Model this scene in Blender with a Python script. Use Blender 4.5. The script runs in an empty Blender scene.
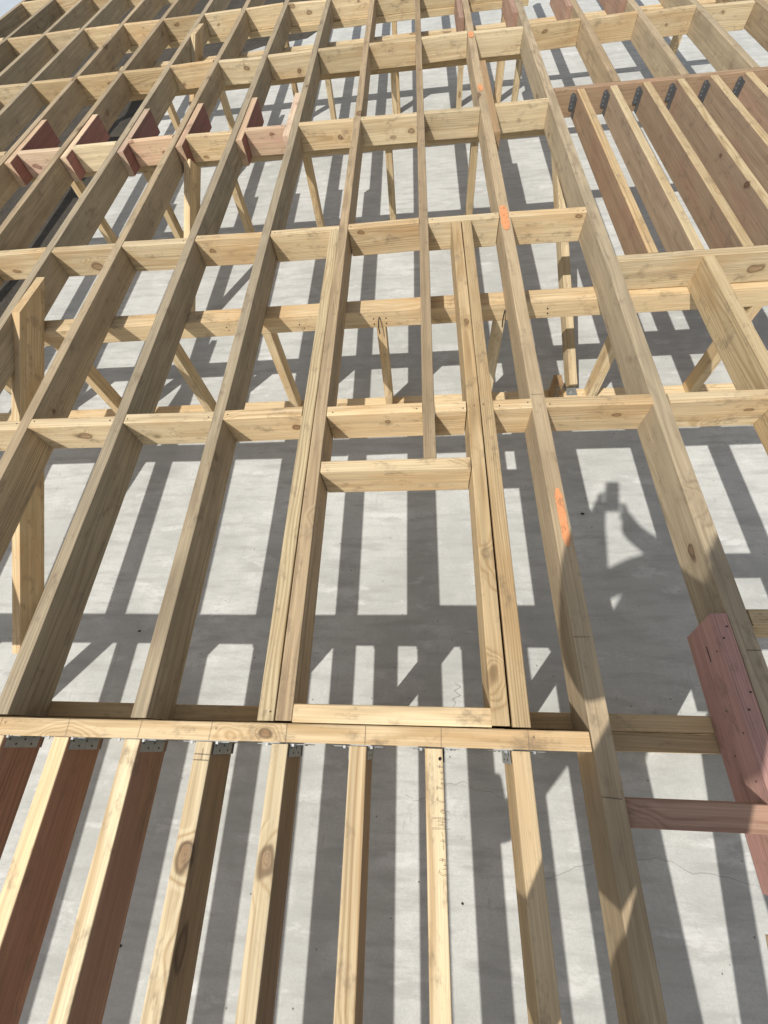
import bpy, bmesh, math, random
from mathutils import Vector, Matrix, noise
random.seed(7)
S = bpy.context.scene
COL = S.collection
SLAB = -0.86
KX, KY = 0.495, 0.60          # sunlight travels (KX, KY, -1)

# ------------------------------------------------------------------ materials
class NT:
    def __init__(s, name):
        s.m = bpy.data.materials.new(name); s.m.use_nodes = True
        s.t = s.m.node_tree; s.t.nodes.clear()
        s.out = s.n('ShaderNodeOutputMaterial'); s.b = s.n('ShaderNodeBsdfPrincipled')
        s.t.links.new(s.b.outputs[0], s.out.inputs[0])
    def n(s, k, **kw):
        x = s.t.nodes.new(k)
        for a, v in kw.items(): setattr(x, a, v)
        return x
    def l(s, a, b): s.t.links.new(a, b)
    def put(s, sock, v):
        if hasattr(v, 'links') or isinstance(v, bpy.types.NodeSocket): s.l(v, sock)
        else: sock.default_value = v
    def math(s, op, a, b=0.0, c=None, clamp=False):
        x = s.n('ShaderNodeMath', operation=op, use_clamp=clamp)
        s.put(x.inputs[0], a); s.put(x.inputs[1], b)
        if c is not None: s.put(x.inputs[2], c)
        return x.outputs[0]
    def vm(s, op, a, b):
        x = s.n('ShaderNodeVectorMath', operation=op); s.put(x.inputs[0], a); s.put(x.inputs[1], b)
        return x.outputs[0]
    def comb(s, x, y, z):
        c = s.n('ShaderNodeCombineXYZ')
        for i, v in enumerate((x, y, z)): s.put(c.inputs[i], v)
        return c.outputs[0]
    def noise(s, v, scale=1, det=2, rough=.5):
        x = s.n('ShaderNodeTexNoise'); s.l(v, x.inputs['Vector'])
        x.inputs['Scale'].default_value = scale; x.inputs['Detail'].default_value = det; x.inputs['Roughness'].default_value = rough
        return x.outputs['Fac']
    def ramp(s, f, stops):
        x = s.n('ShaderNodeMapRange'); x.interpolation_type = 'SMOOTHSTEP'
        s.put(x.inputs[0], f); x.inputs[1].default_value, x.inputs[2].default_value = stops[0], stops[1]
        x.inputs[3].default_value, x.inputs[4].default_value = stops[2], stops[3]
        return x.outputs[0]
    def mix(s, f, a, b, mode='MIX'):
        x = s.n('ShaderNodeMix', data_type='RGBA', blend_type=mode)
        s.put(x.inputs[0], f)
        for k, v in ((6, a), (7, b)):
            if isinstance(v, tuple): x.inputs[k].default_value = (*v, 1)
            else: s.l(v, x.inputs[k])
        return x.outputs[2]

def wood(name, light, late, knot, stain, stain_amt=.35, contrast=.55, greyed=0.0, val=.16, ring=.0058):
    g = NT(name)
    tc = g.n('ShaderNodeTexCoord').outputs['Object']
    rnd = g.n('ShaderNodeObjectInfo').outputs['Random']
    r2 = g.math('FRACT', g.math('MULTIPLY', rnd, 17.31)); r3 = g.math('FRACT', g.math('MULTIPLY', rnd, 91.7))
    p = g.vm('ADD', tc, g.comb(g.math('MULTIPLY', rnd, 3.1), g.math('MULTIPLY', r2, 61.0), g.math('MULTIPLY', r3, 7.7)))
    sc = g.n('ShaderNodeSeparateXYZ'); g.l(tc, sc.inputs[0])
    # knots
    vo = g.n('ShaderNodeTexVoronoi'); vo.inputs['Scale'].default_value = 1
    wv = g.n('ShaderNodeTexNoise'); g.l(p, wv.inputs['Vector']); wv.inputs['Scale'].default_value = 22; wv.inputs['Detail'].default_value = 0
    pk = g.vm('ADD', p, g.vm('MULTIPLY', g.vm('SUBTRACT', wv.outputs['Color'], (.5, .5, .5)), (.020, .034, .020)))
    g.l(g.vm('MULTIPLY', pk, (5.6, 3.1, 5.6)), vo.inputs['Vector'])
    kc = g.n('ShaderNodeSeparateColor'); g.l(vo.outputs['Color'], kc.inputs[0])
    kd = g.math('ADD', g.math('DIVIDE', vo.outputs['Distance'], g.math('MULTIPLY_ADD', kc.outputs[0], 1.15, .35)), g.math('MULTIPLY', g.math('GREATER_THAN', kc.outputs[1], .52), 2.0))
    kv = g.math('MULTIPLY_ADD', kc.outputs[2], .6, .2)
    # one knot placed by the board's own properties
    at = g.n('ShaderNodeAttribute', attribute_type='OBJECT', attribute_name='knot'); ar = g.n('ShaderNodeAttribute', attribute_type='OBJECT', attribute_name='knot_r')
    wob = g.vm('MULTIPLY', g.vm('SUBTRACT', wv.outputs['Color'], (.5, .5, .5)), (.020, .040, .020))
    q = g.vm('MULTIPLY', g.vm('SUBTRACT', g.vm('ADD', tc, wob), at.outputs['Vector']), (1, .6, 1))
    ln = g.n('ShaderNodeVectorMath', operation='LENGTH'); g.l(q, ln.inputs[0])
    kf = g.math('MULTIPLY', g.math('DIVIDE', ln.outputs['Value'], g.math('MAXIMUM', ar.outputs['Fac'], .00002)), .1)
    kv = g.math('MAXIMUM', kv, g.math('MULTIPLY', g.math('LESS_THAN', kf, .3), .62))
    kd = g.math('MINIMUM', kd, kf)
    km = g.ramp(kd, (.07, .12, 1, 0))                    # knot body
    kr = g.math('MULTIPLY', g.ramp(kd, (.06, .095, 0, 1)), g.ramp(kd, (.10, .14, 1, 0)))
    ks = g.ramp(kd, (.08, .30, 1, 0))                       # grain swirl around the knot
    # growth rings round a pith outside the board
    cx = g.math('MULTIPLY', g.math('SUBTRACT', r2, .5), .16); cz = g.math('ADD', g.math('MULTIPLY', r3, .14), .03)
    n1 = g.noise(g.vm('MULTIPLY', p, (7, 1.1, 7)), 1, 1)
    n1b = g.noise(g.vm('MULTIPLY', p, (26, 3.2, 26)), 1, 0)
    dx = g.math('ADD', g.math('SUBTRACT', sc.outputs[0], cx), g.math('MULTIPLY', n1, .035))
    dz = g.math('ADD', g.math('ADD', sc.outputs[2], cz), g.math('MULTIPLY', n1b, .012))
    rr = g.math('SQRT', g.math('ADD', g.math('MULTIPLY', dx, dx), g.math('MULTIPLY', dz, dz)))
    rr = g.math('ADD', rr, g.math('MULTIPLY', ks, .020))
    rg = g.math('MULTIPLY_ADD', g.math('SINE', g.math('MULTIPLY', rr, 6.283 / ring)), .5, .5)
    rg = g.math('POWER', rg, 1.8)
    am = g.noise(g.comb(g.math('MULTIPLY', rr, 55), g.math('MULTIPLY', r2, 40.0), 0.0), 1, 0)
    rg = g.math('MULTIPLY', rg, g.ramp(am, (.3, .65, .15, 1)))
    fib = g.noise(g.vm('MULTIPLY', p, (260, 5, 260)), 1, 1, .6)
    blo = g.noise(g.vm('MULTIPLY', p, (9, 2.4, 9)), 1, 2, .6)
    big = g.noise(g.vm('MULTIPLY', p, (3, .8, 3)), 1, 1)
    c = g.mix(g.math('MULTIPLY', rg, contrast * 1.25, clamp=True), light, late)
    c = g.mix(g.math('MULTIPLY', g.ramp(blo, (.45, .72, 0, 1)), stain_amt), c, stain)
    if greyed: 
        c = g.mix(g.math('MULTIPLY', g.ramp(big, (.3, .62, .35, 1)), greyed), c, (.315, .272, .195))
    f2 = g.math('ADD', .70, g.math('MULTIPLY', fib, .60))
    stk = g.noise(g.vm('MULTIPLY', p, (48, .9, 48)), 1, 2, .6)
    f2 = g.math('MULTIPLY', f2, g.math('ADD', .74, g.math('MULTIPLY', stk, .52)))
    v = g.math('ADD', 1 - val, g.math('MULTIPLY', g.math('FRACT', g.math('MULTIPLY', rnd, 53.9)), 2 * val))
    f2 = g.math('MULTIPLY', f2, v)
    c = g.mix(1.0, c, g.comb(f2, f2, f2), 'MULTIPLY')
    c = g.mix(g.math('MULTIPLY', ks, .28), c, late)
    kin = g.math('MULTIPLY_ADD', g.math('SINE', g.math('ADD', g.math('MULTIPLY', kd, 190), g.math('MULTIPLY', n1b, 9.0))), .13, .85)
    c = g.mix(g.math('MULTIPLY', g.math('MULTIPLY', km, kin), kv), c, knot)
    c = g.mix(g.math('MULTIPLY', g.math('MULTIPLY', kr, kv), .9), c, tuple(k * .35 for k in knot))
    # boards differ in warmth
    c = g.mix(g.math('MULTIPLY', g.math('FRACT', g.math('MULTIPLY', rnd, 29.3)), .75), c, g.mix(1.0, c, (1.02, .90, .78), 'MULTIPLY'))
    # handling dirt
    dirt = g.noise(g.vm('MULTIPLY', p, (1.6, .8, 1.6)), 11, 4, .75)
    c = g.mix(g.ramp(dirt, (.52, .74, 0, .6)), c, (.16, .12, .08))
    g.l(c, g.b.inputs['Base Color'])
    g.b.inputs['Roughness'].default_value = .72; g.b.inputs['Specular IOR Level'].default_value = .25
    bp = g.n('ShaderNodeBump'); bp.inputs['Strength'].default_value = .35; bp.inputs['Distance'].default_value = .002
    g.l(fib, bp.inputs['Height']); g.l(bp.outputs[0], g.b.inputs['Normal'])
    return g.m

LATE = (.36, .225, .105)
FRESH = wood('pine_fresh', (.62, .515, .335), (.40, .285, .145), (.17, .075, .03), (.50, .335, .165), .55, .6, val=.14)
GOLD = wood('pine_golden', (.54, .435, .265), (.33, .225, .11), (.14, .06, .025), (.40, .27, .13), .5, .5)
WEATH = wood('pine_weathered', (.44, .35, .225), (.24, .17, .10), (.12, .06, .03), (.255, .195, .12), .65, .7, greyed=.5, val=.18)
PINK = wood('pine_pink', (.50, .30, .26), (.36, .20, .17), (.16, .06, .05), (.44, .32, .23), .75, .6)
PINKPALE = wood('pine_pink_pale', (.58, .455, .32), (.46, .31, .20), (.2, .08, .05), (.53, .35, .27), .7, .4)
PINKBR = wood('pine_pink_brown', (.37, .245, .18), (.26, .155, .11), (.12, .05, .04), (.30, .17, .12), .5, .6)
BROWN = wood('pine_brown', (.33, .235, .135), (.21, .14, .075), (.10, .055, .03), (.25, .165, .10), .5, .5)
RED_SHADED = wood('pine_red_brown_shaded', (.31, .185, .125), (.19, .105, .07), (.10, .035, .02), (.23, .15, .085), .6, .5)
MAROON_SHADED = wood('pine_maroon_shaded', (.30, .15, .13), (.21, .10, .085), (.08, .03, .02), (.24, .12, .09), .4, .5)
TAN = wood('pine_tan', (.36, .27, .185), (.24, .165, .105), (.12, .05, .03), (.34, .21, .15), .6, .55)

def plain(name, col, rough=.6, metal=0.0, var=0.0, scale=20):
    g = NT(name)
    g.b.inputs['Base Color'].default_value = (*col, 1)
    if var:
        tc = g.n('ShaderNodeTexCoord').outputs['Object']
        n = g.noise(tc, scale, 4, .6)
        g.l(g.mix(n, tuple(c * (1 - var) for c in col), tuple(min(1, c * (1 + var)) for c in col)), g.b.inputs['Base Color'])
    g.b.inputs['Roughness'].default_value = rough; g.b.inputs['Metallic'].default_value = metal
    return g.m
GALV = plain('galvanised_steel', (.34, .36, .35), .5, .6, .3, 90)
DARKMET = plain('dark_bracket', (.13, .135, .14), .55, .4, .3, 60)
NAILHEAD = plain('nail_head', (.05, .045, .04), .5, .5)
NAILLIGHT = plain('nail_bright', (.6, .6, .58), .4, .7)
HOLE = plain('hole', (.015, .012, .01), .9)
INK = plain('pencil', (.07, .06, .055), .9)
INK2 = plain('pencil_light', (.16, .13, .10), .9)
CHIP = plain('chip', (.03, .027, .025), .9, 0, .5, 200)

def orange_mat():
    g = NT('orange_spray')
    tc = g.n('ShaderNodeTexCoord').outputs['Object']
    n = g.noise(g.vm('MULTIPLY', tc, (70, 30, 70)), 1, 5, .75)
    g.l(g.mix(n, (.80, .27, .09), (.72, .38, .19)), g.b.inputs['Base Color'])
    g.b.inputs['Roughness'].default_value = .8
    tr = g.n('ShaderNodeBsdfTransparent'); mx = g.n('ShaderNodeMixShader')
    g.l(g.ramp(n, (.30, .50, .25, .9)), mx.inputs[0]); g.l(tr.outputs[0], mx.inputs[1]); g.l(g.b.outputs[0], mx.inputs[2])
    g.l(mx.outputs[0], g.out.inputs[0])
    return g.m
ORANGE = orange_mat()

def slab_mat():
    g = NT('concrete_slab')
    tc = g.n('ShaderNodeTexCoord').outputs['Object']
    s = g.n('ShaderNodeSeparateXYZ'); g.l(tc, s.inputs[0])
    b1 = g.noise(tc, 1.1, 4, .6); b2 = g.noise(tc, 6.5, 6, .65); tro = g.noise(g.vm('MULTIPLY', tc, (4, 22, 1)), 1, 4, .65)
    fine = g.noise(tc, 160, 3, .7)
    c = g.mix(g.ramp(b1, (.3, .7, 0, 1)), (.45, .458, .43), (.585, .592, .562))
    c = g.mix(g.ramp(b2, (.45, .72, 0, .6)), c, (.66, .658, .635))
    c = g.mix(g.ramp(tro, (.44, .70, 0, .75)), c, (.40, .40, .38))
    c = g.mix(g.ramp(fine, (.35, .7, 0, .35)), c, (.36, .355, .335))
    # pale trowel slurry patches
    b3 = g.noise(g.vm('MULTIPLY', tc, (3.1, 8.3, 1)), 1, 6, .72)
    c = g.mix(g.ramp(b3, (.56, .68, 0, .55)), c, (.69, .69, .67))
    # dark grit
    vo = g.n('ShaderNodeTexVoronoi'); vo.inputs['Scale'].default_value = 30; g.l(tc, vo.inputs['Vector'])
    sep = g.n('ShaderNodeSeparateColor'); g.l(vo.outputs['Color'], sep.inputs[0])
    grit = g.math('MULTIPLY', g.ramp(vo.outputs['Distance'], (.06, .13, 1, 0)), g.math('GREATER_THAN', sep.outputs[0], .90))
    c = g.mix(g.math('MULTIPLY', grit, .8), c, (.07, .065, .06))
    saw = g.math('MULTIPLY', g.ramp(g.noise(tc, 420, 1, .5), (.66, .74, 0, 1)), g.ramp(g.noise(tc, 2.3, 3, .6), (.5, .68, 0, .8)))
    c = g.mix(saw, c, (.60, .49, .30))
    sc_ = g.noise(g.vm('MULTIPLY', tc, (9, 2.2, 1)), 2.2, 5, .8)
    c = g.mix(g.ramp(sc_, (.60, .74, 0, .5)), c, (.30, .295, .275))
    # hairline cracks
    for y0, amp, fr, seed, x0, x1 in ((-1.45, .10, 2.0, 3.0, .35, 3.0), (-1.22, .12, 2.6, 9.0, -.12, .34), (3.3, .2, 1.1, 5., -9, 9)):
        nn = g.noise(g.comb(g.math('MULTIPLY', s.outputs[0], fr), seed, 0.0), 1, 6, .52)
        d = g.math('ABSOLUTE', g.math('SUBTRACT', g.math('SUBTRACT', s.outputs[1], y0), g.math('MULTIPLY', g.math('SUBTRACT', nn, .5), amp * 3)))
        cr = g.ramp(d, (.0006, .0018, .6, 0))
        cr = g.math('MULTIPLY', cr, g.math('MULTIPLY', g.math('GREATER_THAN', s.outputs[0], x0), g.math('LESS_THAN', s.outputs[0], x1)))
        c = g.mix(cr, c, (.20, .195, .18))
    g.l(c, g.b.inputs['Base Color']); g.b.inputs['Roughness'].default_value = .75; g.b.inputs['Specular IOR Level'].default_value = .3
    bp = g.n('ShaderNodeBump'); bp.inputs['Strength'].default_value = .45; bp.inputs['Distance'].default_value = .006
    g.l(g.math('ADD', b2, g.math('MULTIPLY', tro, .7)), bp.inputs['Height']); g.l(bp.outputs[0], g.b.inputs['Normal'])
    return g.m

# ------------------------------------------------------------------ helpers
def link(name, me, mat, parent=None):
    o = bpy.data.objects.new(name, me); COL.objects.link(o)
    if mat: me.materials.append(mat)
    if parent: o.parent = parent
    return o
def tag(o, label=None, cat=None, group=None, kind=None):
    for k, v in (('label', label), ('category', cat), ('group', group), ('kind', kind)):
        if v: o[k] = v
    return o
def empty(name, loc, rot=(0, 0, 0)):
    o = bpy.data.objects.new(name, None); COL.objects.link(o); o.location = loc; o.rotation_euler = rot
    o.empty_display_size = .05
    return o
def bm_mesh(bm, name='m'):
    me = bpy.data.meshes.new(name); bm.to_mesh(me); bm.free(); return me

def timber_mesh(w, d, L, bow=.0030, arris=.003, slope=0.0):
    """sawn board along local Y from 0 to L; width X centred, depth Z from 0 down to -d"""
    bm = bmesh.new(); n = max(1, int(L / .22)); rings = []
    a = arris; hw = w / 2
    sec = []
    for (sx, sz, st) in ((1, 0, 0), (-1, 0, 1), (-1, -1, 0), (1, -1, 1)):
        pts = []
        for k in range(3):
            t = math.radians(45 * k); pts.append((a - a * math.cos(t), a - a * math.sin(t)))
        # corner points go from the vertical side to the top side
        q = [(sx * (hw - px), (-pz if sz == 0 else -d + pz)) for (px, pz) in pts]
        if st: q.reverse()
        sec += q
    sx0 = random.uniform(0, 99)
    for i in range(n + 1):
        y = L * i / n
        ox = noise.noise((y * .7, sx0, 0)) * bow * min(1.0, L) * 2.2
        oz = noise.noise((y * .8, sx0, 5)) * bow * .7 * min(1.0, L)
        ye = 0
        rings.append([bm.verts.new((x + ox, y + (slope * z if i == n else 0), z + oz)) for x, z in sec])
    m = len(sec)
    for i in range(n):
        for k in range(m):
            bm.faces.new((rings[i][k], rings[i][(k + 1) % m], rings[i + 1][(k + 1) % m], rings[i + 1][k]))
    bm.faces.new(list(reversed(rings[0]))); bm.faces.new(rings[-1])
    bmesh.ops.recalc_face_normals(bm, faces=bm.faces)
    me = bm_mesh(bm)
    for p in me.polygons: p.use_smooth = False
    return me

def board(name, x, y0, y1, z=0.0, w=.045, d=.14, mat=None, parent=None, jit=.0015, **k):
    """board running along world Y"""
    o = link(name, timber_mesh(w, d, y1 - y0, **k), mat, parent)
    o.location = (x, y0, z + random.uniform(-jit, 0))
    return o
def cross(name, x0, x1, y, z=0.0, w=.045, d=.14, mat=None, parent=None, jit=.003, **k):
    """board running along world X, its centre line at y"""
    o = link(name, timber_mesh(w, d, x1 - x0, **k), mat, parent)
    o.rotation_euler = (0, 0, -math.pi / 2); o.location = (x0, y, z + random.uniform(-jit, 0))
    return o
def beam_between(name, a, b, w, d, mat, roll=0.0, parent=None, slope=0.0):
    a = Vector(a); b = Vector(b); v = (b - a); L = v.length; Y = v.normalized()
    X = Vector((1, 0, 0)); X = (X - Y * X.dot(Y)).normalized(); Z = X.cross(Y)
    R = Matrix((X, Y, Z)).transposed() @ Matrix.Rotation(roll, 3, 'Y')
    o = link(name, timber_mesh(w, d, L, slope=slope), mat, parent)
    o.matrix_world = Matrix.Translation(a) @ R.to_4x4()
    return o
def disc(bm, c, r, h=.001, axis='Z', seg=10):
    M = Matrix.Translation(c)
    if axis == 'Y': M = M @ Matrix.Rotation(math.pi / 2, 4, 'X')
    if axis == 'X': M = M @ Matrix.Rotation(math.pi / 2, 4, 'Y')
    bmesh.ops.create_cone(bm, cap_ends=True, segments=seg, radius1=r, radius2=r * .85, depth=h, matrix=M)
def box(bm, x0, x1, y0, y1, z0, z1):
    bmesh.ops.create_cube(bm, size=1, matrix=Matrix.Translation(((x0 + x1) / 2, (y0 + y1) / 2, (z0 + z1) / 2)) @ Matrix.Diagonal((x1 - x0, y1 - y0, z1 - z0, 1)))
def local_child(o, bm, name, mat):
    """mesh given in world coordinates becomes a child of o"""
    me = bm_mesh(bm); c = link(name, me, mat)
    bpy.context.view_layer.update()
    c.parent = o; c.matrix_parent_inverse = o.matrix_world.inverted()
    return c
def strokes(o, name, polys, w, mat, h=.0005, z=0.0012):
    if name == 'pencil_marks':
        for pl in polys: strokes(o, 'pencil_mark', [pl], w, mat, h, z)
        return
    """flat pencil strokes (world xy polylines) lying on a top face"""
    bm = bmesh.new()
    for pl in polys:
        for (xa, ya), (xb, yb) in zip(pl, pl[1:]):
            d = Vector((xb - xa, yb - ya, 0)); 
            if d.length < 1e-6: continue
            n = Vector((-d.y, d.x, 0)).normalized() * w / 2; e = d.normalized() * w * .3
            A = Vector((xa, ya, z)) - e; B = Vector((xb, yb, z)) + e
            vs = [bm.verts.new(q) for q in (A - n, B - n, B + n, A + n)]
            bm.faces.new(vs)
    return local_child(o, bm, name, mat)
def nails(o, pts, r=.0025, mat=None, axis='Z'):
    for p in pts:
        bm = bmesh.new(); disc(bm, p, r, .0016, axis); local_child(o, bm, 'nail', mat or NAILHEAD)

ORD = ['', 'first', 'second', 'third', 'fourth', 'fifth', 'sixth', 'seventh', 'eighth', 'ninth', 'tenth', 'eleventh', 'twelfth', 'thirteenth']

# ------------------------------------------------------------------ setting
bm = bmesh.new()
outline = [(-3.04, -7), (9, -7), (9, 14), (-.7, 14), (-1.0, 8.4), (-1.5, 7.45), (-2.1, 7.35), (-3.02, 6.7)]
top = [bm.verts.new((x, y, SLAB)) for x, y in outline]; bot = [bm.verts.new((x, y, SLAB - .15)) for x, y in outline]
bm.faces.new(top); bm.faces.new(list(reversed(bot)))
for i in range(len(outline)):
    j = (i + 1) % len(outline); bm.faces.new((top[i], bot[i], bot[j], top[j]))
bmesh.ops.recalc_face_normals(bm, faces=bm.faces)
tag(link('concrete_slab', bm_mesh(bm), slab_mat()), kind='structure')

g = NT('soil'); tc = g.n('ShaderNodeTexCoord').outputs['Object']
c = g.mix(g.noise(tc, 5, 6, .7), (.02, .018, .014), (.09, .075, .055)); g.l(c, g.b.inputs['Base Color']); g.b.inputs['Roughness'].default_value = .95
bp = g.n('ShaderNodeBump'); bp.inputs['Strength'].default_value = .8; bp.inputs['Distance'].default_value = .05
g.l(g.noise(tc, 9, 6, .7), bp.inputs['Height']); g.l(bp.outputs[0], g.b.inputs['Normal'])
SOIL = g.m
bm = bmesh.new(); N = 60
vs = {}
for i in range(N + 1):
    for j in range(N + 1):
        x = -6.3 + 9.3 * i / N; y = -8 + 21.5 * j / N
        vs[i, j] = bm.verts.new((x, y, SLAB - .22 + .09 * noise.noise((x * 1.3, y * 1.3, 1)) + .04 * noise.noise((x * 5, y * 5, 2))))
for i in range(N):
    for j in range(N): bm.faces.new((vs[i, j], vs[i + 1, j], vs[i + 1, j + 1], vs[i, j + 1]))
tag(link('soil', bm_mesh(bm), SOIL), kind='structure')
g = NT('pale_yard'); tc = g.n('ShaderNodeTexCoord').outputs['Object']
g.l(g.mix(g.noise(tc, 3, 6, .7), (.34, .38, .42), (.46, .50, .54)), g.b.inputs['Base Color']); g.b.inputs['Roughness'].default_value = .9
bm = bmesh.new(); bmesh.ops.create_grid(bm, x_segments=4, y_segments=4, size=400)
o = link('ground', bm_mesh(bm), g.m); o.location = (0, 0, SLAB - .36); tag(o, kind='structure')

# ------------------------------------------------------------------ long joists
T = 'long weathered floor joists'
J = {}
FAR = 7.25
for i in range(-11, -1):
    k = -1 - i
    o = board('joist', .4 * i, -1.022, FAR, mat=WEATH)
    tag(o, 'weathered grey-brown pine joist, %s full-length joist left of the framed opening' % ORD[k], 'joist', T); J[i] = o
o = board('joist', -.4, -1.020, FAR, mat=WEATH); J[-1] = o
tag(o, 'long grey pine joist against the opening, right one of its left pair', 'joist', T)
o = board('joist', 0.0, -.203, FAR, mat=WEATH, w=.044); J[0] = o
tag(o, 'long pine joist stopping at the opening header, directly above the middle of the opening', 'joist', T)
o = board('joist', 0.3915, -3.2, FAR, mat=WEATH, w=.051); J[1] = o
tag(o, 'long joist with orange paint marks, first right of the framed opening', 'joist', T)
o = board('joist', .803, -3.2, FAR, mat=WEATH, w=.052); J[2] = o
tag(o, 'long broad grey joist passing beside the pink beam', 'joist', T)
for i in range(3, 8):
    o = board('joist', .4 * i + .01, 2.577, FAR, mat=WEATH); J[i] = o
    tag(o, 'weathered joist running up from the bracket-hung header, %s joist from its left end' % ORD[i - 2], 'joist', 'joists beyond the bracket-hung header')
# joists right of the opening area, hanging below the rim
o = board('joist', 1.2, -2.6, .797, mat=GOLD)
tag(o, 'golden joist running from the right-hand rim board out of the right edge', 'joist', 'joists running down from the right-hand rim board')
J['r'] = o

# doubled members round the opening
TR = 'trimmers doubling the sides of the framed opening'
o = board('trimmer', -.4475, -1.021, 1.197, mat=GOLD); tl = o
tag(o, 'golden trimmer on the left side of the opening, left one of the pair', 'trimmer', TR)
o = board('trimmer', .158, -1.019, 1.197, mat=GOLD); t1 = o
tag(o, 'golden trimmer forming the right inner side of the opening', 'trimmer', TR)
o = board('trimmer', .2065, -1.021, 1.197, mat=GOLD); t2 = o
tag(o, 'outer golden trimmer right of the opening, second from the opening edge', 'trimmer', TR)
nails(t1, [(.163, .02, .0005)]); nails(t2, [(.196, .025, .0005)])
nails(tl, [(-.437, -1.0, .0008)], .002)
o = cross('header', -.376, .134, -.2275, mat=FRESH); tag(o, 'pale pine header across the top end of the framed opening', 'header')
o = cross('header', -.376, .134, -1.001, mat=FRESH); tag(o, 'pale pine header across the bottom end of the framed opening', 'header')

# rim (ledger) across the front
led = cross('rim_board', -5.0, .365, -1.0485, mat=FRESH, w=.044, jit=0)
tag(led, 'long pale rim board with pencil marks, crossing below the framed opening', 'rim board')
ps = []
for x in (-1.2, -1.0, -.8, -.6, -.4, -.2, 0, .2):
    xx = x + random.uniform(-.006, .006) + .012
    ps.append([(xx, -1.0705), (xx + random.uniform(-.003, .003), -1.027)])
    ps += [[(xx + .012, -1.04), (xx + .016, -1.046)], [(xx + .018, -1.039), (xx + .013, -1.044)]] if random.random() < .6 else []
strokes(led, 'pencil_marks', ps, .0008, INK2)

# ------------------------------------------------------------------ blocking rows
BL = 'short pine blocks between the long joists'
def block(x0, x1, y, label, mat=FRESH, gap=.001, **k):
    o = cross('blocking', x0 + gap, x1 - gap, y + .0225, mat=mat, **k)
    o.rotation_euler = (random.uniform(-.02, .02), 0, -math.pi / 2 + random.uniform(-.008, .008)); o.location.y += random.uniform(-.004, .004)
    return tag(o, label, 'blocking', BL)
def xl(i): return {1: .3895 - .0235, 2: .803 - .026}.get(i, .4 * i + (.01 if i > 2 else 0) - .0225)
def xr(i): return {1: .3895 + .0235, 2: .803 + .026}.get(i, .4 * i + (.01 if i > 2 else 0) + .0225)
def knot(o, x, y, z, r): o['knot'] = (float(x), float(y), float(z)); o['knot_r'] = float(r)
rowsY = {1: 0.0, 2: 1.2, 3: 2.40, 4: 3.655, 5: 4.883, 6: 6.09}
pinkb = {(3, -7): PINKPALE, (3, -5): PINKPALE, (3, -3): PINKPALE, }
blocks = {}
for r, Y in rowsY.items():
    for i in range(-11, 7):
        if r in (2, 3) and i >= 2: continue
        if r == 1 and i >= 2: continue
        rn = '%s cross row above the opening' % ORD[r]
        mat = pinkb.get((r, i), random.choice((FRESH, FRESH, FRESH, GOLD) if r > 3 else (FRESH, FRESH)))
        col = 'pinkish' if mat is PINKPALE else 'pale'
        a, b = xr(i), xl(i + 1)
        if i <= -2: where = '%s bay left of the opening' % ORD[-1 - i]
        elif i in (-1, 0): where = '%s half of the opening bay' % ('left' if i == -1 else 'right')
        else: where = '%s bay right of the opening' % ORD[i]
        if i == -2 and r == 1: b = tl.location.x - .0225
        lab = '%s pine block, %s, %s' % (col, rn, where)
        if r == 3 and i in (-4, -3, -5, -6, -7): a = a + .046          # pink packer beside the joist
        if r == 3 and i == -3: b -= .045
        if r == 3 and i == 1: a = a + .044
        if r == 1 and i == 0:
            blocks[r, i] = block(a, .1345, Y, 'small pale block, first cross row above the opening, left of the right trimmers', mat)
            blocks[r, 'x'] = block(.230, b, Y, 'small pale block, first cross row, between right trimmers and orange-marked joist', mat)
            continue
        blocks[r, i] = block(a, b, Y, lab, mat)
        if random.random() < .4: knot(blocks[r, i], .0225, random.uniform(.06, b - a - .06), random.uniform(-.12, -.03), random.uniform(.007, .014))
o = cross('blocking', xr(2) + .001, 1.1775, .0225, mat=FRESH); tag(o, 'pale pine block right of the broad grey joist, first cross row above the opening', 'blocking', BL)
knot(o, .0225, .283, -.05, .009)
o = cross('blocking', 1.2235, 2.6, .0225, mat=FRESH); tag(o, 'pale pine blocking at the right edge, first cross row above the opening', 'blocking', BL)
o = cross('blocking', .8305, 1.1765, -.745, mat=GOLD); tag(o, 'brown block right of the pink beam top, at the right edge', 'blocking', BL)

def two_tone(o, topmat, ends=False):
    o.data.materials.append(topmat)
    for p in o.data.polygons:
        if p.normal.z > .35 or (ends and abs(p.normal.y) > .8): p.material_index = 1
# ------------------------------------------------------------------ right-hand hung joists
knot(blocks[1, -4], .0225, .19, -.06, .017); knot(blocks[2, -1], .0225, .06, -.02, .010); knot(blocks[2, -5], .0225, .2, -.09, .019)
knot(blocks[3, -1], .0225, .32, -.075, .011); knot(blocks[4, -4], .0225, .22, -.05, .012); knot(blocks[1, -2], .0225, .27, -.065, .014); knot(blocks[2, 1], .0225, .33, -.02, .010)
knot(blocks[1, -1], .0225, .22, -.05, .008)
knot(led, 0, 4.557, 0, .013); knot(t1, .005, 1.485, 0, .011); knot(J[2], -.026, 2.67, -.06, .015); knot(J[-4], .0225, .52, -.09, .015)
hd = cross('header', .83, 4.0, 2.553, mat=TAN); tag(hd, 'long tan header carrying the row of dark brackets, upper right', 'header')
rb = cross('rim_board', .83, 4.0, .8225, mat=FRESH, jit=0); tag(rb, 'pale right-hand rim board with a dark knot, at the foot of the bracket-hung joists', 'rim board')
knot(rb, .0225, .596, -.075, .018)
HJ = 'closely spaced reddish joists hung from dark brackets'
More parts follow.
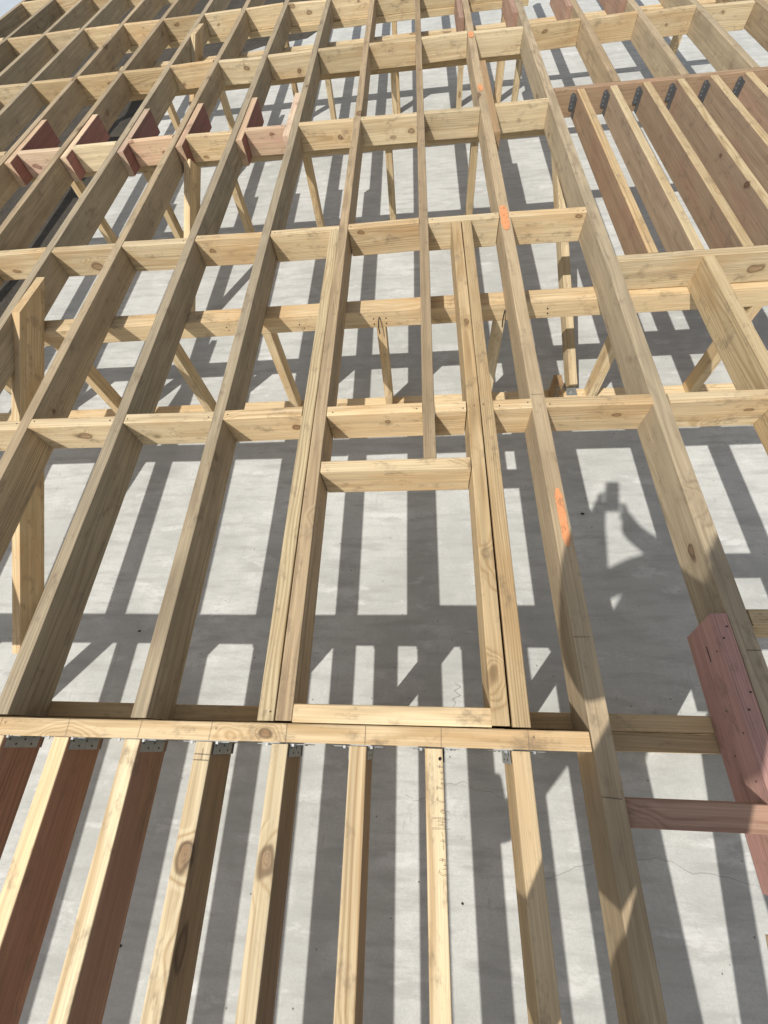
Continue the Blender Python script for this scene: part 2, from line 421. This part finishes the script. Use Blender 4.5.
for k in range(9):
    x = .985 + .1945 * k
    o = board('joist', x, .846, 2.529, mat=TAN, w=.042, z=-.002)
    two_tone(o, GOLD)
    tag(o, 'reddish brown joist hung from a dark bracket, %s from the left of its row' % ORD[k + 1], 'joist', HJ)
    h = empty('joist_hanger', (x - .03, 2.527, -.02)); tag(h, 'dark steel bracket with pale nail heads, %s from the left along the header' % ORD[k + 1], 'joist hanger', 'dark brackets along the upper right header')
    bm = bmesh.new(); box(bm, -.020, .007, -.0022, 0, -.085, .0); bmesh.ops.bevel(bm, geom=[e for e in bm.edges if abs(e.verts[0].co.y - e.verts[1].co.y) > .001], offset=.006, segments=3, affect='EDGES')
    link('flange', bm_mesh(bm), DARKMET, h)
    bm = bmesh.new(); box(bm, .0052, .0075, -.045, 0, -.115, -.01); link('side_plate', bm_mesh(bm), DARKMET, h)
    for q in range(4):
        bm = bmesh.new(); disc(bm, (-.008 + (q % 2) * .005, -.003, -.013 - .02 * q), .0026, .002, 'Y'); link('nail', bm_mesh(bm), NAILLIGHT, h)

# ------------------------------------------------------------------ front joists with galvanised hangers
FJ = 'closely spaced front joists hung off the rim board'
fm = [(-1.187, RED_SHADED, 'dark red-brown'), (-1.0, RED_SHADED, 'red-brown sided'), (-.8, RED_SHADED, 'deep red sided'), (-.6, BROWN, 'knotty brown sided'), (-.4, BROWN, 'boldly knotted pale'), (-.2, BROWN, 'pale yellow'), (-.009, FRESH, 'pale hand-written'), (.1965, GOLD, 'half-shaded golden')]
# tops of these boards are bright pine while the sides are darker, their shade mixed into the stained colour: two materials in one mesh
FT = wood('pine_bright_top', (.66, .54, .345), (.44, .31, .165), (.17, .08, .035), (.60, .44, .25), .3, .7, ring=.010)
front = {}
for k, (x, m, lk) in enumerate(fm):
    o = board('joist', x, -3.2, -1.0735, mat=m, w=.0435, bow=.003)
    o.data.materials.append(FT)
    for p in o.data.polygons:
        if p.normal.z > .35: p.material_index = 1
    tag(o, '%s front joist below the rim board, %s from the left' % (lk, ORD[k + 1]), 'joist', FJ); front[k] = o
    if k == 3: knot(o, .004, 1.89, 0, .016)
    if k == 4: knot(o, .002, 1.89, 0, .018)
    h = empty('joist_hanger', (x, -1.0725, 0)); tag(h, 'galvanised perforated hanger holding the %s front joist from the left' % ORD[k + 1], 'joist hanger', 'galvanised hangers along the rim board')
    bm = bmesh.new()
    for s in (-1, 1):
        box(bm, s * .0235 - .0008, s * .0235 + .0008, -.03, 0, -.125, -.012)
    box(bm, -.024, .024, -.03, 0, -.1432, -.1412)
    link('stirrup', bm_mesh(bm), GALV, h)
    for s in (-1, 1):
        bm = bmesh.new(); box(bm, min(s * .0245, s * .062), max(s * .0245, s * .062), -.0022, -.0004, -.125, -.010)
        link('flange', bm_mesh(bm), GALV, h)
        for q in range(3):
            bm = bmesh.new(); disc(bm, (s * (.034 + .009 * q), -.003, -.03 - .02 * q), .0035, .002, 'Y'); link('nail', bm_mesh(bm), NAILHEAD, h)
        for q in range(4):
            bm = bmesh.new(); disc(bm, (s * .0248, -.009 - .012 * (q % 2), -.022 - .026 * q), .0028, .001, 'X'); link('nail', bm_mesh(bm), NAILHEAD, h)
        bm = bmesh.new(); box(bm, s * .034 - .003, s * .034 + .003, -.006, .0, -.003, .0006)
        link('tab', bm_mesh(bm), NAILLIGHT, h)
for k, x in enumerate((-1.52, -1.89, -2.25)):
    o = board('joist', x, -3.2, -1.0735, mat=GOLD)
    tag(o, 'front joist past the left edge, %s beyond the dark red-brown one, shading the slab' % ORD[k + 1], 'joist', 'front joists past the left edge of the picture')
# handwriting on the front joist (illegible pencil cursive), running along it
GL = {'C': [[(.8, .85), (.4, 1), (.1, .6), (.1, .3), (.4, 0), (.8, .15)]], 'u': [[(0, .5), (.1, .1), (.35, 0), (.6, .15), (.65, .5), (.65, .05), (.8, 0)]],
 't': [[(.3, .9), (.28, .1), (.5, 0)], [(.05, .55), (.6, .6)]], '-': [[(.1, .42), (.9, .5)]], '+': [[(.1, .4), (.8, .45)], [(.45, .75), (.42, .1)]],
 'H': [[(.1, 1), (.1, 0)], [(.7, 1), (.65, 0)], [(.1, .5), (.7, .52)]], 'i': [[(.2, .5), (.2, .05), (.35, 0)], [(.2, .7), (.22, .74)]],
 'g': [[(.6, .5), (.3, .55), (.1, .3), (.3, .05), (.6, .2), (.62, .5), (.55, -.3), (.2, -.35)]], 'J': [[(.2, 1), (.9, 1)], [(.6, 1), (.55, .2), (.3, 0), (.05, .2)]],
 'o': [[(.3, .5), (.08, .3), (.25, 0), (.55, .15), (.5, .45), (.3, .5)]], 's': [[(.5, .5), (.2, .45), (.25, .3), (.5, .2), (.4, 0), (.1, .05)]], ' ': []}
def script(text, x, y, h, adv):
    rr = random.Random(3); out = []
    for ch in text:
        for st in GL[ch]:
            out.append([(x + .004 * rr.uniform(-.3, .3) - (v - .5) * h, y + (u + .18 * v) * adv) for u, v in st])
        y += adv * (1.0 if ch != ' ' else .8)
    return out
f = front[6]
strokes(f, 'handwriting', script('Cut -+- Hig C Joist', .003, -1.32, .021, .0118) + [[(-.02, -1.235), (.021, -1.234)], [(-.02, -1.215), (.021, -1.216)]], .0008, INK2, z=.0022)
bm = bmesh.new(); disc(bm, (.003, -1.095, .0008), .004, .0012); local_child(f, bm, 'nail_hole', HOLE)
f = front[3]; strokes(f, 'pencil_marks', [[(-.621, -1.115), (-.579, -1.116)], [(-.621, -1.102), (-.579, -1.103)], [(-.60, -1.09), (-.60, -1.115)]], .001, INK, z=.0016)

# orange paint on the marked joist
def paint(o, x0, x1, y0, y1, z=.0018):
    bm = bmesh.new(); n = 14; L = []; Rr = []
    for k in range(n + 1):
        y = y0 + (y1 - y0) * k / n; e = min(k, n - k) / 2; e = min(1, e)
        m = (x0 + x1) / 2; hw = (x1 - x0) / 2 * (.45 + .55 * e) * random.uniform(.88, 1)
        L.append(bm.verts.new((m - hw, y, z))); Rr.append(bm.verts.new((m + hw, y, z)))
    for k in range(n): bm.faces.new((L[k], Rr[k], Rr[k + 1], L[k + 1]))
    return local_child(o, bm, 'orange_paint', ORANGE)
for a in ((.385, .410, -.535, -.335), (.369, .409, 1.09, 1.30), (.372, .404, 2.63, 2.73), (.370, .409, 3.56, 3.68)): paint(J[1], *a)
strokes(J[1], 'pencil_marks', [[(.367, -.80), (.411, -.80)], [(.367, -1.16), (.411, -1.163)], [(.367, .06), (.411, .06)]], .0012, INK, z=.0019)
strokes(J[2], 'pencil_marks', [[(.79, -.83), (.828, -.83)]], .0014, INK, z=.0019)

bpy.context.view_layer.update()
for (r, i), b in list(blocks.items()):
    if r > 3 or (isinstance(i, int) and (i < -6)): continue
    Lb = max(v.co.y for v in b.data.vertices)
    for yy in (.016, Lb - .016):
        if random.random() < .8:
            bm = bmesh.new(); disc(bm, (random.uniform(-.012, .012), yy + random.uniform(-.006, .006), .0006), .0028, .0016)
            n_ = link('nail', bm_mesh(bm), NAILHEAD, b)
            n_.location.z = b.data.vertices[0].co.z * 0
# ------------------------------------------------------------------ pink members
pb = board('pink_beam', .7535, -1.345, -.735, mat=PINK, w=.0425, z=.002, slope=.25)
o = beam_between('offcut', (.59, -2.45, -.002), (.735, -1.42, -.002), .042, .14, FRESH); tag(o, 'loose pale board below the pink beam, just past the lower right edge', 'board')
tag(pb, 'pink treated beam with black nail holes, laid against the broad grey joist', 'beam')
nails(pb, [(.745, -.80, .003), (.762, -.77, .003), (.748, -.97, .003), (.765, -.93, .003)])
nails(pb, [(.7318, -.83, -.02), (.7318, -.97, -.06), (.7318, -1.02, -.02), (.7318, -1.07, -.08), (.7318, -1.12, -.03), (.7318, -1.26, -.06)], axis='X')
bm = bmesh.new(); box(bm, .7308, .7318, -.85, -.81, -.060, -.0572); local_child(pb, bm, 'split', HOLE)
o = cross('pink_nogging', .418, .7315, -1.19, z=-.012, w=.056, d=.045, mat=PINKBR)
tag(o, 'short reddish nogging between the orange-marked joist and the pink beam', 'nogging')
PK = 'pink packers doubled beside the joists'
for i, s in ((-7, 1), (-6, 1), (-5, 1), (-4, 1), (-3, 1), (-2, -1)):
    o = board('pink_packer', .4 * i + s * .0455, 2.29, 2.92, mat=MAROON_SHADED, w=.043, z=.001); two_tone(o, PINKPALE, True); o.location.z -= .006  # shade on the packer sides is put into the maroon; tops and ends paler
    tag(o, 'pink treated packer beside the %s full-length joist left of the opening' % ORD[-1 - i], 'packer', PK)
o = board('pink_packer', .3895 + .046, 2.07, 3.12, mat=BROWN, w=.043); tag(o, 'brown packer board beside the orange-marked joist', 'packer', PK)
for i, lab in ((1, 'the orange-marked joist'), (2, 'the broad grey joist'), (3, 'the first joist beyond the bracket header'), (4, 'the second joist beyond the bracket header')):
    o = board('pink_packer', xl(i) - .0225, 3.98 if i > 1 else 4.0, 4.65, mat=PINKBR, w=.043); tag(o, 'pink packer near the top edge, against %s' % lab, 'packer', PK)

# ------------------------------------------------------------------ low stud walls under the joists
def wall(Y0, Y1, x0, x1, studs, label, mat=GOLD, top=.09, zt=-.1415, double=False, sole=True):
    w = empty('stud_wall', ((x0 + x1) / 2, (Y0 + Y1) / 2, SLAB)); tag(w, label, 'stud wall', 'low stud walls standing on the slab')
    bpy.context.view_layer.update(); inv = w.matrix_world.inverted()
    ym = (Y0 + Y1) / 2
    def own(o): o.parent = w; o.matrix_parent_inverse = inv; return o
    if double:
        own(cross('top_plate', x0, x1, Y0 + .0218, z=zt, w=.0432, d=.045, mat=mat, jit=0))
        own(cross('top_plate', x0, x1, Y1 - .0218, z=zt, w=.0432, d=.045, mat=mat, jit=0))
    else:
        tp = own(cross('top_plate', x0, x1, ym, z=zt, w=Y1 - Y0, d=top, mat=mat, jit=0))
    if sole: own(cross('bottom_plate', x0, x1, ym, z=SLAB + .046, w=Y1 - Y0, d=.045, mat=mat, jit=0))
    zt2 = zt - (.0455 if double else top + .0005); zb = SLAB + (.0465 if sole else .0005); L = zt2 - zb
    for x in studs:
        o = link('stud', timber_mesh(.045, Y1 - Y0, L), mat)
        o.rotation_euler = (math.pi / 2, 0, 0); o.location = (x, Y0, zb)
        bpy.context.view_layer.update(); own(o)
    return w
w1 = wall(-1.066, -.977, -5, 2.2, [-2.53, -1.93, -1.38, -.81, -.25, .31, .87, 1.43], 'low stud wall under the front rim board, its double plate showing beside the pink beam', double=True)
w2 = wall(.752, .84, -3.0, 3.4, [-2.5, -1.95, -1.36, -.80, -.22, .36, .965, 1.52, 2.1], 'low stud wall crossing just above the framed opening', mat=FRESH)
w3 = wall(2.435, 2.525, -3.0, .87, top=.045, studs= [-2.5, -1.93, -1.35, -.78, -.215, .355], label='low stud wall under the third cross row of blocks')
o = cross('bearer', -3.0, .85, 3.745, z=-.1415, w=.09, d=.045, mat=GOLD, jit=0); tag(o, 'flat pine bearer under the fourth cross row of blocks', 'bearer')
w5 = wall(4.27, 4.36, -3.0, 3.4, [-2.4, -1.85, -.83, -.229, .377, .74, .895, 2.2], 'low stud wall with the sunlit pale plate between the fourth and fifth cross rows', mat=FRESH, top=.045, sole=False)
w6 = wall(4.87, 4.96, -3.0, 1.0, [-1.275, -.218, .42, .805], 'farthest low stud wall, under the fifth cross row of blocks', top=.045, sole=False)
# nails and bent strap ends on wall two's plate
tp = [c for c in w2.children if c.name.startswith('top_plate')][0]
def tpn(pts):
    for p_ in pts:
        bm = bmesh.new(); disc(bm, p_, .0042, .002, 'Y'); me = bm_mesh(bm); n_ = link('nail', me, HOLE)
        bpy.context.view_layer.update(); n_.parent = tp; n_.matrix_parent_inverse = tp.matrix_world.inverted()
tpn([(-.25, .7513, -.18), (-.19, .7513, -.18), (-.25, .7513, -.21), (-.19, .7513, -.21), (-.62, .7513, -.19), (-.60, .7513, -.21), (.57, .7513, -.18), (.575, .7513, -.205), (-.99, .7513, -.18), (-.985, .7513, -.2)])
for x, lab in ((-.222, 'bent dark nail strap hanging from the wall plate above the opening'), (.372, 'bent dark nail strap hanging beside the double trimmers')):
    bm = bmesh.new()
    P_ = [(x, .747, -.17), (x - .004, .735, -.185), (x - .006, .728, -.215), (x - .003, .730, -.25)]
    for a, b in zip(P_, P_[1:]):
        a = Vector(a); b = Vector(b); M = Matrix.Translation((a + b) / 2) @ (b - a).to_track_quat('Z', 'Y').to_matrix().to_4x4()
        bmesh.ops.create_cone(bm, cap_ends=True, segments=8, radius1=.003, radius2=.003, depth=(b - a).length + .002, matrix=M)
    tag(link('strap', bm_mesh(bm), NAILHEAD), lab, 'strap')

# leaning props and braces
o = beam_between('prop', (.800, 2.10, -.145), (.868, .875, SLAB + .018), .045, .09, FRESH); tag(o, 'pale leaning prop under the second cross row, between the orange-marked and broad grey joists', 'prop')
bm = bmesh.new(); box(bm, .835, .895, .79, .85, SLAB + .0465, SLAB + .0495); o = link('fixing_plate', bm_mesh(bm), GALV)
tag(o, 'small galvanised square washer at the foot of the leaning prop', 'washer')
for q in ((.865, .82),):
    bm = bmesh.new(); disc(bm, (q[0], q[1], SLAB + .056), .011, .012, seg=6); link('bolt', bm_mesh(bm), GALV, o)
o = link('brace', timber_mesh(.045, .14, Vector((.101, 1.432, .85)).length, slope=-1.66), FRESH)
X = Vector((0, 0, 0))
def orient(o, a, b, xdir):
    a = Vector(a); b = Vector(b); Y = (b - a).normalized(); X = Vector(xdir); X = (X - Y * X.dot(Y)).normalized(); Z = X.cross(Y)
    o.matrix_world = Matrix.Translation(a) @ Matrix((X, Y, Z)).transposed().to_4x4()
orient(o, (-2.055, -.72, SLAB + .01), (-1.954, .712, 0), (1, 0, 0))
tag(o, 'wide leaning brace plank nailed beside a joist at the far left', 'brace')
o = beam_between('prop', (-1.531, 2.36, -.145), (-1.70, 1.62, SLAB + .03), .045, .09, FRESH); tag(o, 'pale prop below the third cross row, left of the middle', 'prop')
o = link('brace', timber_mesh(.045, .14, Vector((.1, 1.43, .85)).length, slope=-1.66), FRESH); orient(o, (-2.06, 2.92, SLAB + .01), (-1.955, 4.34, 0), (1, 0, 0)); tag(o, 'sunlit leaning brace seen near the top edge between two rows of blocks', 'brace')
o = link('post_stub', timber_mesh(.045, .075, .13), BROWN); o.rotation_euler = (math.pi / 2, 0, 0); o.location = (.755, .755, SLAB + .047); tag(o, 'short dark brown post stub on the wall bottom plate, left of the leaning prop', 'post')
bpy.context.view_layer.update()
for q in (.05, .10):
    bm = bmesh.new(); disc(bm, (.752, .752, SLAB + .047 + q), .008, .006, 'Y', 6); local_child(o, bm, 'bolt', GALV)
# chalk scribble on slab
o = None
bm = bmesh.new(); 
pl = [(.075, -.93), (.10, -.90), (.085, -.885), (.12, -.87), (.095, -.85), (.125, -.835), (.10, -.82)]
for (xa, ya), (xb, yb) in zip(pl, pl[1:]):
    d = Vector((xb - xa, yb - ya, 0)); n_ = Vector((-d.y, d.x, 0)).normalized() * .0005
    A = Vector((xa, ya, SLAB + .004)); B = Vector((xb, yb, SLAB + .004))
    bm.faces.new([bm.verts.new(q) for q in (A - n_, B - n_, B + n_, A + n_)])
tag(link('pencil_scribble', bm_mesh(bm), INK2), 'small zigzag pencil scribble on the slab seen through the opening', 'scribble')
# chips of debris
for k, (x, y, s, lab) in enumerate(((.80, .02, .010, 'black chip on the slab inside the photographer shadow'), (.61, -1.65, .006, 'dark chip on the slab right of the front joists'), (.09, -1.57, .005, 'tiny dark chip on the slab between the right front joists'),
        (-1.17, -1.75, .006, 'dark chip on the sunlit slab between the left front joists'), (-1.45, -.6, .007, 'splinter chip on the slab at the lower left by the rim board'), (-.55, .33, .006, 'dark chip on the slab at the top of the opening'))):
    bm = bmesh.new(); bmesh.ops.create_icosphere(bm, subdivisions=2, radius=s, matrix=Matrix.Translation((x, y, SLAB + s * .3)) @ Matrix.Diagonal((1, .7, .4, 1)))
    for v in bm.verts: v.co += Vector((noise.noise(v.co * 120), noise.noise(v.co * 120 + Vector((9, 0, 0))), 0)) * s * .5
    tag(link('debris_chip', bm_mesh(bm), CHIP), lab, 'debris', 'dark chips lying on the slab')

# ------------------------------------------------------------------ the photographer, standing on the joists behind the camera
SKIN = plain('skin', (.45, .26, .18), .55); SHIRT = plain('shirt', (.06, .08, .12), .85, 0, .2, 40); TROUS = plain('trousers', (.07, .065, .06), .9, 0, .2, 40); HAIR = plain('hair', (.03, .02, .015), .8); BOOT = plain('boots', (.10, .07, .045), .7)
CAM = Vector((-.02705, -1.06858, 1.22618))
MW = Matrix(((.99582292, .01746834, .08961904), (.02695992, .8815108, -.47139353), (-.08723462, .47184061, .87735772)))
VIEW = -Vector((MW[0][2], MW[1][2], MW[2][2])); RIGHT = Vector((MW[0][0], MW[1][0], MW[2][0])); UP = Vector((MW[0][1], MW[1][1], MW[2][1]))
ph = CAM - VIEW * .012 - UP * .055 - RIGHT * .03
def skin_obj(name, pts, edges, mats, root=0, levels=2):
    bm = bmesh.new(); vv = [bm.verts.new(p[:3]) for p in pts]
    for a, b in edges: bm.edges.new((vv[a], vv[b]))
    me = bm_mesh(bm); o = link(name, me, None); 
    md = o.modifiers.new('skin', 'SKIN'); me.skin_vertices or None
    if not me.skin_vertices: bpy.context.view_layer.update()
    sk = me.skin_vertices[0].data
    for i, p in enumerate(pts): sk[i].radius = (p[3], p[4] if len(p) > 4 else p[3]); sk[i].use_root = (i == root)
    md.use_smooth_shade = True
    ss = o.modifiers.new('sub', 'SUBSURF'); ss.levels = levels; ss.render_levels = levels
    bpy.context.view_layer.update()
    dg = bpy.context.evaluated_depsgraph_get(); nm = bpy.data.meshes.new_from_object(o.evaluated_get(dg))
    o.modifiers.clear(); o.data = nm
    for m in mats: nm.materials.append(m)
    return o
hipx, hipy = .06, -1.70
P = [(hipx, hipy, .93, .17, .13), (hipx, hipy + .02, 1.12, .155, .12), (hipx, hipy + .06, 1.32, .17, .11), (hipx, hipy + .09, 1.43, .08, .07), (hipx, hipy + .12, 1.52, .055), (hipx, hipy + .155, 1.60, .08, .095), (hipx, hipy + .16, 1.71, .075, .09)]
E_ = [(0, 1), (1, 2), (2, 3), (3, 4), (4, 5), (5, 6)]
hand = {1: ph + RIGHT * .038 - VIEW * .03 - UP * .085, -1: ph - RIGHT * .072 - VIEW * .03 - UP * .03}
for s in (1, -1):
    n0 = len(P)
    P += [(hipx + s * .17, hipy + .07, 1.39, .065), (hipx + s * .27, hipy + .10, 1.14, .07)]
    w_ = hand[s] + Vector((s * .03, -.075, -.04)); P += [(w_.x, w_.y, w_.z, .05, .042), ((w_.x + hand[s].x) / 2, (w_.y + hand[s].y) / 2, (w_.z + hand[s].z) / 2, .075, .052)]
    E_ += [(2, n0), (n0, n0 + 1), (n0 + 1, n0 + 2), (n0 + 2, n0 + 3)]
    pr_ = Vector(P[-1][:3])
    for q in range(4):
        b0 = len(P); st = pr_ + UP * (.025 - .018 * q) * 1.0; k1 = hand[s] + UP * (.04 - .022 * q) + RIGHT * s * .012 - VIEW * .0; k2 = k1 - RIGHT * s * .035 - VIEW * .006
        P += [(*((st + k1) / 2), .013), (*k1, .011), (*k2, .0085)]; E_ += [(n0 + 3, b0), (b0, b0 + 1), (b0 + 1, b0 + 2)]
    b0 = len(P); k1 = hand[s] - UP * .03 + RIGHT * s * .005 - VIEW * .035; k2 = k1 - RIGHT * s * .03 + UP * .015
    P += [(*k1, .011), (*k2, .009)]; E_ += [(n0 + 3, b0), (b0, b0 + 1)]
    fx = (.1965 if s > 0 else -.2); n1_ = len(P)
    P += [(hipx + s * .10, hipy - .01, .86, .105), (hipx + s * .11, hipy - .05, .50, .075), (fx, hipy - .20, .12, .05), (fx, hipy - .21, .05, .045), (fx, hipy - .08, .035, .042, .030), (fx, hipy + .0, .030, .038, .025)]
    E_ += [(0, n1_), (n1_, n1_ + 1), (n1_ + 1, n1_ + 2), (n1_ + 2, n1_ + 3), (n1_ + 3, n1_ + 4), (n1_ + 4, n1_ + 5)]
person = skin_obj('person', P, E_, [SKIN, SHIRT, TROUS, HAIR, BOOT])
for p in person.data.polygons:
    c = p.center; p.use_smooth = True
    near_hand = min((c - hand[1]).length, (c - hand[-1]).length) < .13
    if c.z < .14: p.material_index = 4
    elif c.z < .97: p.material_index = 2
    elif near_hand or c.z > 1.47: p.material_index = 0
    else: p.material_index = 1
    if c.z > 1.66 or (c.z > 1.56 and c.y < hipy + .12): p.material_index = 3
tag(person, 'person standing on the front joists behind the viewpoint, only their shadow showing', 'person')
# face
bm = bmesh.new()
fy = hipy + .155 + .095
bmesh.ops.create_uvsphere(bm, u_segments=10, v_segments=8, radius=.016, matrix=Matrix.Translation((hipx, fy, 1.625)) @ Matrix.Diagonal((.8, 1.3, 1.5, 1)))
for s in (1, -1):
    bmesh.ops.create_uvsphere(bm, u_segments=10, v_segments=8, radius=.02, matrix=Matrix.Translation((hipx + s * .083, hipy + .15, 1.64)) @ Matrix.Diagonal((.4, .8, 1.5, 1)))
local_child(person, bm, 'face_features', SKIN)
bm = bmesh.new(); box(bm, -.037, .037, -.078, .078, -.004, .004)
bmesh.ops.bevel(bm, geom=list(bm.edges), offset=.0035, segments=3, affect='EDGES')
o = link('phone', bm_mesh(bm), DARKMET); o.matrix_world = Matrix.Translation(ph) @ MW.to_4x4(); tag(o, 'dark phone held out in both hands behind the viewpoint, casting the square shadow', 'phone')

# ------------------------------------------------------------------ light, sky, camera
w = bpy.data.worlds.new('World'); S.world = w; w.use_nodes = True
nt = w.node_tree; sky = nt.nodes.new('ShaderNodeTexSky'); sky.sky_type = 'NISHITA'; sky.sun_disc = False
sd = Vector((-KX, -KY, 1)).normalized()
sky.sun_elevation = math.asin(sd.z); sky.sun_rotation = math.atan2(sd.x, sd.y)
sky.air_density = 1.0; sky.dust_density = 1.5; sky.ozone_density = 1.0
bg = nt.nodes['Background']; bg.inputs[1].default_value = .115; 
bw = nt.nodes.new('ShaderNodeHueSaturation'); bw.inputs['Saturation'].default_value = .38; nt.links.new(sky.outputs[0], bw.inputs['Color']); nt.links.new(bw.outputs[0], bg.inputs[0])
L = bpy.data.lights.new('sun', 'SUN'); L.energy = 4.0; L.angle = math.radians(.6); L.color = (1, .965, .905)
so = bpy.data.objects.new('sun', L); COL.objects.link(so); so.rotation_euler = (-sd).to_track_quat('-Z', 'Y').to_euler()
so.location = (-3, -4, 6)
cd = bpy.data.cameras.new('camera'); cd.sensor_fit = 'VERTICAL'; cd.sensor_height = 36; cd.sensor_width = 27; cd.lens = 435.477 * 36 / 1024
cd.clip_start = .005; cd.clip_end = 1000
co = bpy.data.objects.new('camera', cd); COL.objects.link(co); co.matrix_world = Matrix.Translation(CAM) @ MW.to_4x4(); S.camera = co
S.render.engine = 'CYCLES'
S.cycles.max_bounces = 5; S.cycles.diffuse_bounces = 3; S.cycles.glossy_bounces = 2; S.cycles.transparent_max_bounces = 4
S.view_settings.view_transform = 'Standard'; S.view_settings.look = 'None'; S.view_settings.exposure = .06; S.view_settings.gamma = 1
S.view_settings.use_curve_mapping = False
